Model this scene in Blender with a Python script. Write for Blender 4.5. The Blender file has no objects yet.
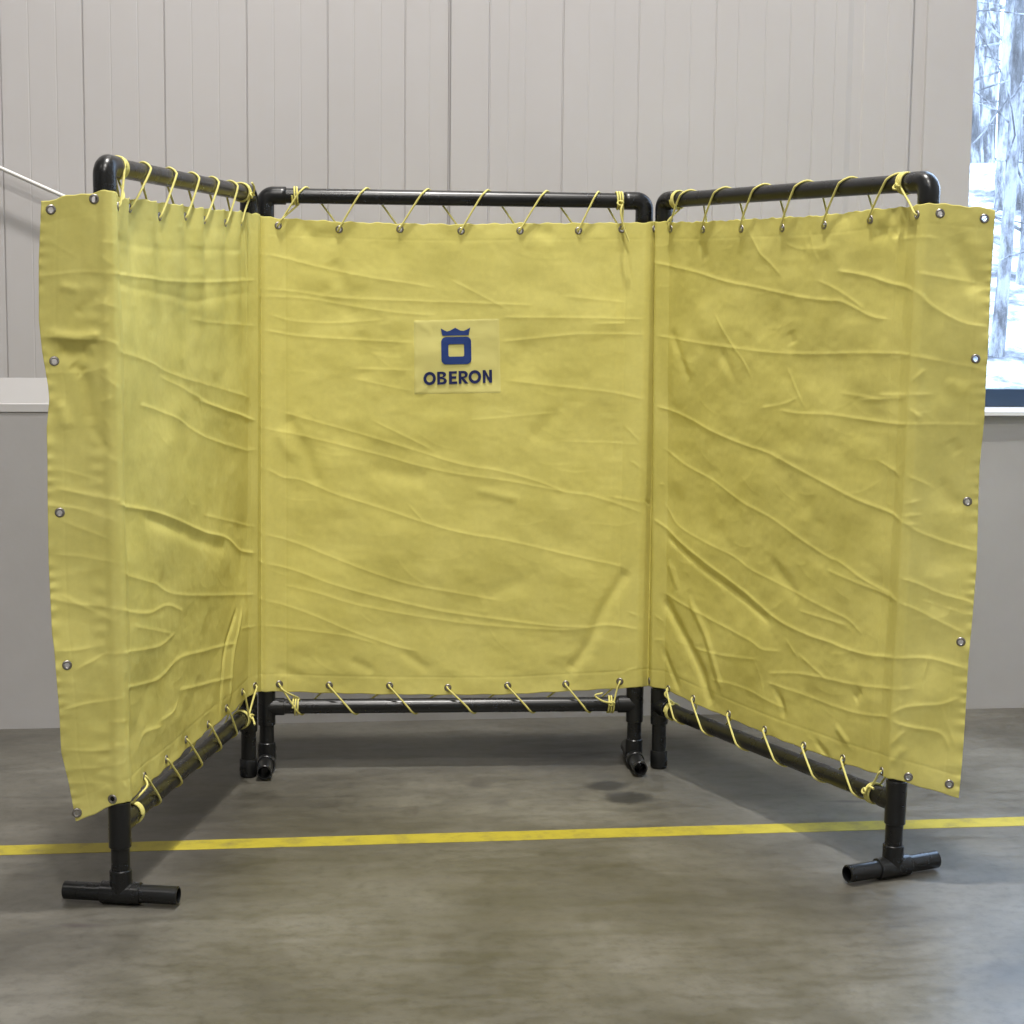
import bpy, math, random
import numpy as np
from mathutils import Matrix, Vector
random.seed(7)
COL = bpy.context.scene.collection
# ---------------------------------------------------------------- measured layout (metres)
F_PX=1775.52; CAMH=1.5534; PITCH=-0.1230; ROLL=0.0108; HT=1.8475; HB=0.2084
POST=dict(L1=(-0.9826,4.3597),L2=(-0.8385,5.5626),C1=(-0.7915,5.6519),C2=(0.4124,5.7470),R1=(0.4939,5.7227),R2=(1.0348,4.6341))
LEAN=dict(L1=(-0.0107,-0.0024),L2=(0.0159,0.0009),C1=(0.0056,0.0013),C2=(0.0001,0.0025),R1=(-0.0210,-0.0047),R2=(0.0288,-0.0007))
def unit(v):
    v=np.array(v,float); return v/np.hypot(*v)
def perp(d,sg): return np.array([d[1],-d[0]])*sg
DL=unit(np.subtract(POST['L2'],POST['L1'])); NL=perp(DL,1)
DC=unit(np.subtract(POST['C2'],POST['C1'])); NC=perp(DC,1)
DR=unit(np.subtract(POST['R2'],POST['R1'])); NR=perp(DR,1)
RP=0.0305
FLD=unit((-1,-.22)); FRD=unit((1,-.12))
def cloth_path():
    n=[]
    def at(p,v,r=RP,k=0.0,d=(0,0)): n.append((np.array(POST[p])+r*unit(v)+k*np.array(d),p))
    at('L1',(-.55,-.85)); at('L1',(.1,-1)); at('L1',(.7,-.72)); at('L1',NL)
    at('L1',NL,.012,.06,DL); at('L2',NL,.012,-.06,DL); at('L2',NL); at('L2',NL+.5*DL)
    n.append((np.array([-.808,5.613]),'L2'))
    at('C1',(-.5,-.87)); at('C1',NC); at('C1',NC,.012,.06,DC); at('C2',NC,.012,-.06,DC); at('C2',NC); at('C2',(.7,-.72))
    n.append((np.array([.456,5.752]),'C2'))
    at('R1',(-1,-.05)); at('R1',NR); at('R1',NR,.012,.06,DR); at('R2',NR,.012,-.06,DR); at('R2',NR); at('R2',(-.25,-1)); at('R2',(.25,-1))
    P=np.array([a for a,_ in n]); O=np.array([LEAN[b] for _,b in n])
    s=np.concatenate([[0],np.cumsum(np.hypot(*np.diff(P,axis=0).T))])
    return s,P,O
_s,_P,_O=cloth_path()
SLEN=_s[-1]
FLAP=.17
# dense smoothed
_ds=.001
_sd=np.arange(-FLAP,SLEN+FLAP+_ds/2,_ds)
def _ext(a,dirl,dirr):
    out=np.stack([np.interp(_sd,_s,a[:,k]) for k in (0,1)],1)
    l=_sd<0; r=_sd>SLEN
    out[l]+=np.outer(-_sd[l],dirl); out[r]+=np.outer(_sd[r]-SLEN,dirr)
    return out
_PD=_ext(_P,FLD,FRD); _OD=_ext(_O,(0,0),(0,0))
_k=np.exp(-.5*(np.arange(-24,25)/5.)**2); _k/=_k.sum()
def _sm(a):
    b=a.copy()
    for k in (0,1):
        e=np.concatenate([a[0,k]+(a[0,k]-a[1:25,k])[::-1],a[:,k],a[-1,k]+(a[-1,k]-a[-25:-1,k])[::-1]])
        b[:,k]=np.convolve(e,_k,'valid')
    return b
_PD=_sm(_PD); _OD=_sm(_OD)
_T=np.gradient(_PD,axis=0); _T/=np.hypot(*_T.T)[:,None]
_ND=np.stack([_T[:,1],-_T[:,0]],1)
def plan(s,z):
    x=np.interp(s,_sd,_PD[:,0])+np.interp(s,_sd,_OD[:,0])*z/HT
    y=np.interp(s,_sd,_PD[:,1])+np.interp(s,_sd,_OD[:,1])*z/HT
    return x,y
def nrm(s):
    return np.interp(s,_sd,_ND[:,0]),np.interp(s,_sd,_ND[:,1])
TOP_EDGE=[(-0.112, 1.76), (-0.084, 1.769), (-0.036, 1.778), (-0.004, 1.781), (0.024, 1.787), (0.056, 1.784), (0.12, 1.775), (0.274, 1.778), (0.464, 1.778), (0.668, 1.778), (0.892, 1.781), (1.134, 1.787), (1.262, 1.787), (1.358, 1.781), (1.396, 1.778), (1.474, 1.775), (1.6, 1.769), (1.79, 1.766), (1.98, 1.766), (2.172, 1.772), (2.364, 1.775), (2.494, 1.778), (2.558, 1.778), (2.612, 1.784), (2.694, 1.781), (2.762, 1.778), (2.896, 1.775), (3.11, 1.775), (3.306, 1.775), (3.498, 1.775), (3.688, 1.784), (3.884, 1.787), (3.926, 1.793), (3.958, 1.79), (4.002, 1.787), (4.066, 1.781), (4.092, 1.775)]
BOT_EDGE=[(-0.08, 0.227), (-0.038, 0.242), (-0.014, 0.257), (0.02, 0.269), (0.046, 0.272), (0.122, 0.257), (0.242, 0.26), (0.49, 0.257), (0.76, 0.266), (1.062, 0.269), (1.2, 0.275), (1.266, 0.278), (1.362, 0.263), (1.388, 0.263), (1.57, 0.254), (1.766, 0.248), (1.96, 0.245), (2.158, 0.245), (2.356, 0.254), (2.522, 0.263), (2.588, 0.272), (2.632, 0.269), (2.712, 0.278), (2.758, 0.278), (2.908, 0.269), (3.102, 0.263), (3.298, 0.26), (3.494, 0.26), (3.676, 0.263), (3.854, 0.272), (3.912, 0.278), (3.944, 0.272), (4.01, 0.257), (4.084, 0.239)]
SIDE_L=[(0.23, -0.086), (0.326, -0.1), (0.407, -0.116), (0.518, -0.118), (0.674, -0.126), (0.707, -0.13), (0.881, -0.134), (1.052, -0.132), (1.136, -0.13), (1.214, -0.13), (1.283, -0.122), (1.316, -0.124), (1.397, -0.136), (1.475, -0.142), (1.619, -0.138), (1.754, -0.128)]
SIDE_R=[(0.239, 4.084), (0.338, 4.088), (0.446, 4.09), (0.608, 4.09), (0.713, 4.094), (0.875, 4.098), (1.031, 4.094), (1.109, 4.092), (1.238, 4.096), (1.343, 4.094), (1.445, 4.094), (1.547, 4.092), (1.625, 4.092), (1.775, 4.092)]
CREASES=[
(3.5,3.5,[(-0.138,1.58),(-0.088,1.586),(-0.032,1.592),(0.042,1.589),(0.25,1.583),(0.502,1.574),(0.822,1.574),(1.256,1.583)]),
(3,1.5,[(-0.124,1.676),(-0.086,1.649),(-0.044,1.625)]),
(4,4,[(0.008,1.631),(0.042,1.607)]),
(4,3.5,[(0.008,1.664),(0.048,1.661)]),
(7,-1.0,[(0.056,1.673),(0.388,1.655),(0.682,1.661),(1.094,1.67)]),
(7,-1.3,[(0.052,1.571),(0.278,1.55),(0.534,1.532),(0.694,1.52),(1.042,1.538),(1.228,1.544)]),
(4,6,[(-0.134,1.436),(-0.058,1.43),(0.02,1.427),(0.046,1.415),(0.05,1.397)]),
(9,10,[(-0.124,1.445),(-0.058,1.436),(0.012,1.439)]),
(14,-15,[(-0.108,1.4),(-0.058,1.391),(-0.016,1.403)]),
(11,-11,[(-0.066,1.37),(-0.038,1.343)]),
(12,-11,[(-0.042,1.349),(-0.03,1.295),(-0.022,1.22)]),
(12,7,[(-0.096,1.283),(-0.084,1.208)]),
(10,-6,[(-0.008,1.526),(-0.056,1.487)]),
(8,5,[(-0.094,1.559),(-0.042,1.547)]),
(9,-6,[(0.026,1.586),(0.014,1.526)]),
(9,-6,[(-0.016,1.205),(0.016,1.16)]),
(10,6,[(0.0,1.376),(0.02,1.352),(0.03,1.301),(0.018,1.259)]),
(4,2.5,[(0.046,1.403),(0.272,1.373),(0.526,1.322),(0.862,1.274),(1.228,1.22)]),
(4,2.5,[(0.41,1.322),(0.67,1.265),(0.9,1.211),(1.258,1.151)]),
(3,2,[(0.676,1.472),(0.82,1.46),(1.258,1.442)]),
(3.5,3.5,[(-0.12,1.349),(-0.038,1.349),(0.018,1.364)]),
(4,5,[(0.0,1.346),(0.048,1.31)]),
(4,5,[(0.0,1.52),(0.046,1.508)]),
(4,4,[(-0.002,1.463),(0.028,1.478)]),
(4,4,[(-0.002,1.277),(0.03,1.289)]),
(4,4,[(0.008,1.238),(0.03,1.208)]),
(4,3.5,[(0.006,1.184),(0.036,1.169)]),
(4,3,[(0.01,1.148),(0.042,1.13)]),
(4,5.5,[(-0.112,1.067),(-0.034,1.049),(0.042,1.034),(0.044,1.025),(0.324,0.974),(0.552,0.917),(0.756,0.863),(0.994,0.812),(1.144,0.755),(1.26,0.728)]),
(14,-5,[(0.266,0.965),(0.51,0.902),(0.73,0.839),(0.974,0.782)]),
(3.5,3,[(-0.13,1.025),(-0.062,1.016),(-0.018,1.001),(0.04,0.983)]),
(3.5,3,[(-0.13,0.905),(-0.05,0.896),(0.044,0.878)]),
(4,3,[(0.048,0.854),(0.314,0.785),(0.526,0.719),(1.146,0.614),(1.26,0.596)]),
(3.5,3.5,[(-0.13,0.794),(-0.068,0.779),(0.018,0.767),(0.254,0.716),(0.424,0.707),(0.558,0.668)]),
(4,3.5,[(-0.108,0.803),(-0.048,0.77),(0.028,0.731)]),
(4,3,[(0.246,1.259),(0.486,1.214),(0.766,1.139),(1.144,1.067),(1.258,1.055)]),
(4,3,[(0.732,1.241),(1.046,1.187),(1.258,1.148)]),
(3,2.5,[(0.758,0.911),(1.09,0.848),(1.26,0.812)]),
(3,3,[(1.118,0.512),(1.26,0.494)]),
(3,2.5,[(-0.122,0.665),(-0.072,0.665),(-0.026,0.671)]),
(4,3.5,[(-0.072,0.617),(-0.034,0.635),(0.028,0.653),(0.262,0.62),(0.378,0.608),(0.496,0.617)]),
(3,2,[(0.162,0.698),(0.462,0.623)]),
(4,4,[(0.062,0.56),(0.336,0.521),(0.534,0.539),(0.798,0.509),(1.068,0.476)]),
(4,4,[(0.534,0.449),(0.792,0.41),(1.038,0.377)]),
(4,4,[(-0.114,0.515),(-0.058,0.527),(-0.002,0.533),(0.052,0.542)]),
(3,3,[(-0.106,0.413),(-0.026,0.407),(0.046,0.413)]),
(3.5,3,[(-0.096,0.362),(-0.006,0.365),(0.05,0.377)]),
(3,2,[(-0.096,0.326),(-0.012,0.32),(0.006,0.293)]),
(4,4,[(0.02,0.341),(0.05,0.302)]),
(4,4,[(0.008,0.419),(0.046,0.419)]),
(4,4,[(0.004,0.479),(0.054,0.479)]),
(5,4,[(0.194,0.38),(0.234,0.401),(0.366,0.386)]),
(5,4,[(0.364,0.404),(0.468,0.401),(0.52,0.422)]),
(8,-6,[(0.916,0.296),(0.964,0.458),(1.09,0.575)]),
(7,4,[(1.012,0.311),(1.046,0.44),(1.144,0.566)]),
(10,-4,[(0.056,0.44),(0.056,0.53),(0.054,0.602)]),
(4,3,[(-0.106,0.989),(0.016,0.938)]),
(3,2,[(-0.1,1.112),(-0.006,1.085)]),
(3,3,[(-0.114,1.349),(-0.124,1.4)]),
(3.2,2.2,[(1.268,1.664),(1.38,1.661),(1.544,1.625),(1.68,1.598),(1.83,1.577),(1.902,1.565)]),
(3.2,2,[(1.296,1.559),(1.446,1.55),(1.588,1.532),(1.73,1.526),(1.98,1.52),(2.082,1.517),(2.214,1.514)]),
(3.2,2,[(1.276,1.535),(1.478,1.529),(1.62,1.508),(1.772,1.487),(1.902,1.478)]),
(3.2,1.8,[(1.38,1.475),(1.452,1.457),(1.576,1.451),(1.738,1.463)]),
(3.2,2.2,[(1.342,1.43),(1.478,1.409),(1.64,1.4),(1.83,1.391)]),
(3.2,2,[(1.64,1.307),(1.83,1.304)]),
(3,1.6,[(1.642,1.277),(1.738,1.256),(1.832,1.238)]),
(3,1.8,[(1.95,1.592),(2.03,1.553),(2.088,1.523),(2.134,1.502)]),
(3.2,2,[(2.12,1.475),(2.214,1.475),(2.38,1.475),(2.588,1.472)]),
(3.2,2.5,[(2.414,1.457),(2.526,1.46)]),
(3.2,2,[(2.122,1.397),(2.282,1.415),(2.38,1.424),(2.588,1.424)]),
(3,1.5,[(2.314,1.544),(2.512,1.526)]),
(3.2,2,[(2.13,1.274),(2.296,1.256),(2.47,1.238),(2.594,1.214)]),
(3.2,2.2,[(1.414,1.169),(1.532,1.136),(1.674,1.097),(1.826,1.052),(1.984,1.004),(2.108,0.983),(2.234,0.95),(2.33,0.914)]),
(3.2,2.2,[(1.278,1.13),(1.446,1.1),(1.576,1.07),(1.72,1.034),(1.864,0.995),(1.984,0.971),(2.14,0.95),(2.33,0.914),(2.424,0.899),(2.606,0.842)]),
(3.2,2,[(1.706,1.142),(1.812,1.091),(1.892,1.052)]),
(3.5,2.6,[(1.318,1.007),(1.386,0.977),(1.42,0.959),(1.478,0.95),(1.59,0.905),(1.734,0.86),(1.86,0.818),(1.986,0.782),(2.156,0.752),(2.346,0.707),(2.526,0.668)]),
(3,1.8,[(1.82,0.872),(1.878,0.809)]),
(3.5,2.4,[(1.28,0.8),(1.446,0.752),(1.576,0.701),(1.708,0.65),(1.842,0.608),(1.988,0.581),(2.118,0.557)]),
(3.5,2.8,[(1.28,0.704),(1.444,0.662),(1.576,0.614),(1.722,0.572),(1.88,0.533),(1.958,0.518),(2.126,0.494),(2.294,0.473),(2.416,0.47),(2.484,0.476),(2.596,0.461)]),
(3.2,2,[(1.42,0.611),(1.544,0.581),(1.684,0.539),(1.988,0.485),(2.294,0.461),(2.428,0.467)]),
(3.2,2.4,[(1.284,0.581),(1.384,0.557),(1.51,0.515),(1.642,0.458),(1.776,0.41),(1.856,0.389)]),
(3.2,2,[(1.288,0.491),(1.51,0.461),(1.628,0.443),(1.722,0.416)]),
(14,-7,[(2.54,0.659),(2.458,0.521),(2.418,0.419),(2.352,0.317)]),
(16,-5,[(1.432,1.157),(1.49,1.046),(1.532,0.932)]),
(18,-6,[(1.474,1.748),(1.532,1.718),(1.616,1.727)]),
(18,-4,[(1.57,1.649),(1.616,1.556),(1.648,1.46)]),
(20,-4,[(1.664,1.43),(1.68,1.271)]),
(20,-4,[(1.698,0.983),(1.89,0.953)]),
(14,4,[(1.394,1.112),(1.458,1.016)]),
(20,-3,[(2.056,0.56),(2.252,0.659)]),
(18,-3.5,[(2.212,1.082),(2.31,1.178)]),
(14,-5,[(2.22,1.754),(2.284,1.733)]),
(6,-3,[(2.508,1.724),(2.524,1.646),(2.536,1.58)]),
(3,2,[(1.276,1.304),(1.384,1.283)]),
(3,2.5,[(1.276,1.196),(1.384,1.178)]),
(12,-3.5,[(1.392,0.341),(1.49,0.305)]),
(12,-3.5,[(1.634,0.365),(1.716,0.323)]),
(12,-3.5,[(1.796,0.395),(1.896,0.323)]),
(3,2.5,[(2.544,0.521),(2.596,0.5)]),
(3,3,[(2.534,0.32),(2.588,0.341)]),
(3,2,[(2.518,1.133),(2.594,1.058)]),
(3,2.2,[(2.54,1.019),(2.6,0.977)]),
(3,2.2,[(2.476,0.899),(2.604,0.878)]),
(10,3,[(2.036,0.92),(2.182,0.887)]),
(3,1.3,[(2.018,1.145),(2.31,1.172)]),
(3,1.3,[(2.31,1.079),(2.572,1.07)]),
(3.5,3.2,[(2.642,1.658),(2.754,1.64),(2.88,1.622),(3.026,1.595),(3.202,1.574),(3.394,1.55),(3.526,1.541),(3.59,1.538),(3.708,1.502),(3.778,1.493)]),
(4,4,[(3.566,1.622),(3.692,1.607),(3.776,1.589),(3.898,1.568),(3.944,1.532),(4.022,1.49),(4.092,1.478)]),
(3.5,2.5,[(3.482,1.595),(3.564,1.571),(3.682,1.52)]),
(3.5,2.4,[(3.894,1.616),(3.988,1.601),(4.082,1.586)]),
(3.2,2,[(3.766,1.703),(3.91,1.706),(3.954,1.7)]),
(4,3,[(3.15,1.739),(3.198,1.679),(3.252,1.646),(3.306,1.61)]),
(3.2,2,[(3.426,1.742),(3.46,1.676),(3.48,1.649)]),
(3,1.6,[(3.32,1.703),(3.386,1.685),(3.516,1.682)]),
(3.2,2.4,[(2.99,1.493),(3.06,1.421),(3.138,1.358),(3.176,1.31)]),
(3.5,2.6,[(2.686,1.421),(2.886,1.406),(3.06,1.397),(3.264,1.388),(3.456,1.391),(3.732,1.403),(3.884,1.403),(4.0,1.385),(4.088,1.37)]),
(3.2,2.4,[(3.346,1.349),(3.392,1.289),(3.438,1.238)]),
(3.2,2.4,[(3.228,1.223),(3.344,1.244),(3.404,1.265)]),
(3.5,2.8,[(3.326,1.223),(3.412,1.22),(3.546,1.226),(3.666,1.223),(3.818,1.22),(3.948,1.226),(4.092,1.226)]),
(3.8,3.4,[(2.688,1.196),(2.838,1.172),(2.972,1.139),(3.128,1.112),(3.28,1.094),(3.422,1.061),(3.558,1.031),(3.682,1.004),(3.884,0.971),(3.942,0.944),(4.016,0.917),(4.094,0.896)]),
(3.5,2.6,[(2.72,1.061),(2.84,1.019),(2.998,0.983),(3.156,0.935),(3.29,0.908),(3.47,0.854),(3.572,0.827),(3.622,0.821),(3.758,0.779),(3.868,0.761),(3.942,0.74),(4.012,0.707),(4.076,0.677)]),
(3.2,2.2,[(2.722,0.887),(2.794,0.824),(2.942,0.791),(3.106,0.767),(3.202,0.74),(3.298,0.725),(3.582,0.68),(3.664,0.668),(3.73,0.638)]),
(4,4,[(2.674,0.83),(2.722,0.812),(2.818,0.77),(2.944,0.731),(3.006,0.713),(3.17,0.668),(3.34,0.614),(3.486,0.593),(3.588,0.59),(3.668,0.584),(3.774,0.587),(3.91,0.605),(3.988,0.608),(4.08,0.587)]),
(8,-4,[(2.742,0.779),(2.928,0.71),(3.148,0.65),(3.306,0.599)]),
(3.5,2.8,[(2.726,0.593),(2.852,0.572),(3.054,0.545),(3.212,0.527),(3.28,0.512),(3.364,0.521)]),
(3.2,2.4,[(2.89,0.446),(3.058,0.452),(3.256,0.476)]),
(14,-9,[(2.726,0.572),(2.814,0.497),(2.932,0.398),(3.01,0.284)]),
(10,5,[(2.874,0.593),(2.982,0.485),(3.064,0.344)]),
(10,-5,[(2.728,0.407),(2.824,0.293)]),
(3.5,2.8,[(3.314,0.446),(3.458,0.473),(3.596,0.485),(3.724,0.494),(3.954,0.527)]),
(3.2,2.6,[(3.454,0.527),(3.586,0.482)]),
(3.5,2.4,[(3.008,0.365),(3.182,0.374),(3.318,0.362),(3.41,0.356)]),
(3,2,[(3.246,0.467),(3.278,0.41),(3.3,0.302)]),
(3.5,2.6,[(3.306,0.416),(3.462,0.416),(3.624,0.413),(3.748,0.419),(3.888,0.44)]),
(9,-5,[(3.346,0.401),(3.384,0.365),(3.396,0.323)]),
(4,3,[(3.392,0.56),(3.442,0.521)]),
(4,4.5,[(3.886,0.446),(3.938,0.476),(4.024,0.488),(4.07,0.506)]),
(4,4.5,[(3.898,0.434),(3.95,0.422),(4.028,0.41),(4.054,0.365)]),
(5,6,[(3.896,0.365),(3.94,0.416)]),
(4,3.2,[(3.896,0.821),(3.95,0.806),(4.008,0.782),(4.094,0.761)]),
(16,-8,[(3.994,1.712),(4.024,1.643),(4.064,1.568)]),
(16,-9,[(3.986,1.082),(4.024,1.028),(4.058,1.016)]),
(12,-6,[(3.776,1.706),(3.802,1.733),(3.82,1.748)]),
(14,-6,[(3.704,1.73),(3.764,1.715)]),
(12,-5,[(3.714,0.449),(3.742,0.485)]),
(8,-5,[(3.542,0.296),(3.616,0.257)]),
(14,-4,[(3.982,0.764),(4.036,0.74)]),
(16,5,[(3.99,1.34),(4.054,1.304)]),
(12,-5,[(4.01,1.187),(4.038,1.148)]),
(4,5,[(3.9,1.265),(3.936,1.241)]),
(4,4,[(3.904,1.337),(3.938,1.367)]),
(3.5,2,[(3.676,1.274),(3.874,1.292)]),
(3.5,2,[(3.59,1.289),(3.758,1.28)]),
(3,2.5,[(3.756,1.292),(3.958,1.304)]),
(4,3,[(3.898,1.094),(3.954,1.07),(3.98,1.055)]),
(3.5,2.5,[(3.758,1.118),(3.868,1.085)]),
(3.5,2.5,[(3.896,1.013),(3.948,1.028)]),
(3.5,2.5,[(3.898,0.983),(3.95,0.989)]),
(3.5,2.5,[(3.906,0.965),(3.942,0.962)]),
(14,-4,[(2.898,1.721),(2.928,1.652)]),
(14,-4,[(3.356,1.454),(3.368,1.412)]),
(14,-3,[(3.096,1.301),(3.014,1.388)]),
(12,-4,[(2.752,1.442),(2.856,1.289)]),
(16,-4,[(3.296,0.782),(3.446,0.686)]),
(12,4,[(2.744,0.704),(2.804,0.614)]),
(3,2.5,[(2.704,0.947),(2.722,0.947)]),
(3,2.5,[(2.688,0.515),(2.728,0.5)]),
(3,2.5,[(2.69,0.434),(2.728,0.44)]),
(5,-4,[(2.594,0.89),(2.62,0.872)]),
(3,2.4,[(3.562,0.791),(3.878,0.755)]),
(3.2,2.4,[(3.448,0.656),(3.66,0.65)]),
(3.2,2,[(3.958,0.764),(4.062,0.734)]),
(3.5,3,[(3.99,0.617),(3.974,0.551)]),
(3.5,3,[(4.024,0.485),(4.068,0.377)]),
(8,4,[(3.94,0.371),(3.9,0.314)]),
(8,4,[(3.702,0.32),(3.632,0.362)])]
GROMMETS={'topL': [(-0.106, 1.739), (-0.004, 1.766)], 'topP': [(0.074, 1.751), (0.242, 1.754), (0.442, 1.742), (0.646, 1.751), (0.812, 1.748), (1.014, 1.748), (1.162, 1.754)], 'botL': [(-0.082, 0.248), (0.006, 0.281)], 'botP': [(0.242, 0.284), (0.426, 0.281), (0.608, 0.29), (0.814, 0.284), (0.986, 0.293), (1.154, 0.305), (1.26, 0.302)], 'topC': [(1.406, 1.754), (1.598, 1.745), (1.79, 1.748), (1.984, 1.745), (2.172, 1.748), (2.36, 1.751), (2.5, 1.757), (2.614, 1.76)], 'botC': [(1.406, 0.287), (1.568, 0.281), (1.764, 0.278), (1.954, 0.269), (2.15, 0.275), (2.342, 0.278), (2.52, 0.287), (2.65, 0.29)], 'topR': [(2.744, 1.757), (2.918, 1.751), (3.112, 1.748), (3.308, 1.745), (3.5, 1.748), (3.69, 1.757), (3.888, 1.763)], 'topF': [(3.954, 1.766), (4.066, 1.754)], 'botR': [(2.758, 0.284), (2.91, 0.284), (3.1, 0.275), (3.298, 0.272), (3.492, 0.269), (3.674, 0.275), (3.852, 0.284)], 'botF': [(3.952, 0.287), (4.058, 0.275)], 'side': [(-0.108, 1.376), (-0.104, 1.007), (-0.096, 0.629), (4.064, 1.397), (4.066, 1.025), (4.068, 0.656)]}
PATCH=[(1.834, 1.463), (2.11, 1.472), (2.118, 1.232), (1.838, 1.226)]
_cp,_sp=math.cos(PITCH),math.sin(PITCH); _cr,_sr=math.cos(ROLL),math.sin(ROLL)
FW=np.array([0,_cp,_sp]); U0=np.array([0,-_sp,_cp]); R0=np.array([1.,0,0])
RI=_cr*R0+_sr*U0; UP=-_sr*R0+_cr*U0
LAMPS=[(.1,4.45,560),(.1,.6,340),(.1,-3.4,270),(-4.4,.2,60)]
SKY=8.5
EXPO=-.2
# ---------------------------------------------------------------- helpers
def tag(o,label=None,cat=None,group=None,kind=None):
    if label: o['label']=label
    if cat: o['category']=cat
    if group: o['group']=group
    if kind: o['kind']=kind
    return o
def empty(name,loc=(0,0,0)):
    o=bpy.data.objects.new(name,None); o.location=loc; o.empty_display_size=.1; COL.objects.link(o); return o
class MB:
    """collects vertices and faces of one mesh"""
    def __init__(s): s.v=[]; s.f=[]; s.m=[]; s.cur=0
    def add(s,v,f):
        b=len(s.v); s.v+= [tuple(map(float,p)) for p in v]; s.f+=[tuple(b+i for i in q) for q in f]; s.m+=[s.cur]*len(f)
    def box(s,a,b):
        x0,y0,z0=a; x1,y1,z1=b
        s.add([(x0,y0,z0),(x1,y0,z0),(x1,y1,z0),(x0,y1,z0),(x0,y0,z1),(x1,y0,z1),(x1,y1,z1),(x0,y1,z1)],
              [(0,3,2,1),(4,5,6,7),(0,1,5,4),(1,2,6,5),(2,3,7,6),(3,0,4,7)])
    def lathe(s,o,axis,prof,n=28,closed=False):
        """prof: list of (distance along axis, radius)"""
        o=np.array(o,float); a=np.array(axis,float); a/=np.linalg.norm(a)
        h=np.array([0,0,1.]) if abs(a[2])<.9 else np.array([1.,0,0])
        u=np.cross(h,a); u/=np.linalg.norm(u); w=np.cross(a,u)
        v=[];f=[]
        for d,r in prof:
            for k in range(n):
                t=2*math.pi*k/n; v.append(o+a*d+r*(math.cos(t)*u+math.sin(t)*w))
        m=len(prof)
        for i in range(m if closed else m-1):
            j=(i+1)%m
            for k in range(n):
                l=(k+1)%n; f.append((i*n+k,i*n+l,j*n+l,j*n+k))
        s.add(v,f)
    def pipe(s,p0,p1,r,wall=.0045,ch=.002,n=28):
        """open plastic pipe with real wall thickness and eased rims"""
        p0=np.array(p0,float); p1=np.array(p1,float); L=np.linalg.norm(p1-p0); ri=r-wall
        s.lathe(p0,p1-p0,[(0,ri),(0,r-ch),(ch,r),(L-ch,r),(L,r-ch),(L,ri)],n,closed=True)
    def sweep(s,pts,r,n=12,caps=True):
        P=np.array(pts,float); T=np.gradient(P,axis=0); T/=np.linalg.norm(T,axis=1)[:,None]+1e-12
        u=np.cross(T[0],[0,0,1.]); 
        if np.linalg.norm(u)<.1: u=np.cross(T[0],[1.,0,0])
        u/=np.linalg.norm(u); v=[];f=[]
        rr=r if hasattr(r,'__len__') else [r]*len(P)
        for i in range(len(P)):
            u=u-T[i]*np.dot(u,T[i]); u/=np.linalg.norm(u); w=np.cross(T[i],u)
            for k in range(n):
                t=2*math.pi*k/n; v.append(P[i]+rr[i]*(math.cos(t)*u+math.sin(t)*w))
        for i in range(len(P)-1):
            for k in range(n):
                l=(k+1)%n; f.append((i*n+k,i*n+l,(i+1)*n+l,(i+1)*n+k))
        if caps: f.append(tuple(range(n))[::-1]); f.append(tuple((len(P)-1)*n+k for k in range(n)))
        s.add(v,f)
    def build(s,name,mats,parent=None,smooth=True,angle=35):
        me=bpy.data.meshes.new(name); me.from_pydata(s.v,[],s.f)
        for m in (mats if isinstance(mats,(list,tuple)) else [mats]): me.materials.append(m)
        if any(s.m): me.polygons.foreach_set('material_index',s.m)
        o=bpy.data.objects.new(name,me); COL.objects.link(o)
        if parent is not None:
            o.parent=parent; me.transform(Matrix.Translation(-Vector(parent_origin(parent))))
        me.update()
        if smooth:
            me.polygons.foreach_set('use_smooth',[True]*len(me.polygons)); me.set_sharp_from_angle(angle=math.radians(angle))
        return o
def parent_origin(p):
    v=Vector((0,0,0))
    while p is not None: v+=p.location; p=p.parent
    return v
def catmull(P,step=.004):
    P=[np.array(p,float) for p in P]; P=[2*P[0]-P[1]]+P+[2*P[-1]-P[-2]]; out=[]
    for i in range(1,len(P)-2):
        n=max(2,int(np.linalg.norm(P[i+1]-P[i])/step))
        for k in range(n):
            t=k/n; a,b,c,d=P[i-1:i+3]
            out.append(.5*((2*b)+(c-a)*t+(2*a-5*b+4*c-d)*t*t+(3*b-a-3*c+d)*t**3))
    out.append(P[-2]); return out
# ---------------------------------------------------------------- materials
def mat(name,col,rough=.6,spec=.4,metal=0):
    m=bpy.data.materials.new(name); m.use_nodes=True; nt=m.node_tree; b=nt.nodes['Principled BSDF']
    b.inputs['Base Color'].default_value=(*col,1); b.inputs['Roughness'].default_value=rough
    b.inputs['Specular IOR Level'].default_value=spec; b.inputs['Metallic'].default_value=metal
    return m,nt,b
def nd(nt,t,**k):
    n=nt.nodes.new(t)
    for a,b in k.items():
        if hasattr(n,a): setattr(n,a,b)
        else: n.inputs[a].default_value=b
    return n
def ramp(nt,fac,stops):
    r=nt.nodes.new('ShaderNodeValToRGB'); e=r.color_ramp.elements
    while len(e)<len(stops): e.new(.5)
    for q,(p,c) in zip(e,stops): q.position=p; q.color=(*c,1) if len(c)==3 else c
    nt.links.new(fac,r.inputs['Fac']); return r.outputs['Color']
def noise(nt,vec,scale,detail=4,rough=.55,dist=0):
    n=nd(nt,'ShaderNodeTexNoise'); n.inputs['Scale'].default_value=scale; n.inputs['Detail'].default_value=detail
    n.inputs['Roughness'].default_value=rough; n.inputs['Distortion'].default_value=dist
    nt.links.new(vec,n.inputs['Vector']); return n.outputs['Fac']
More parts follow.
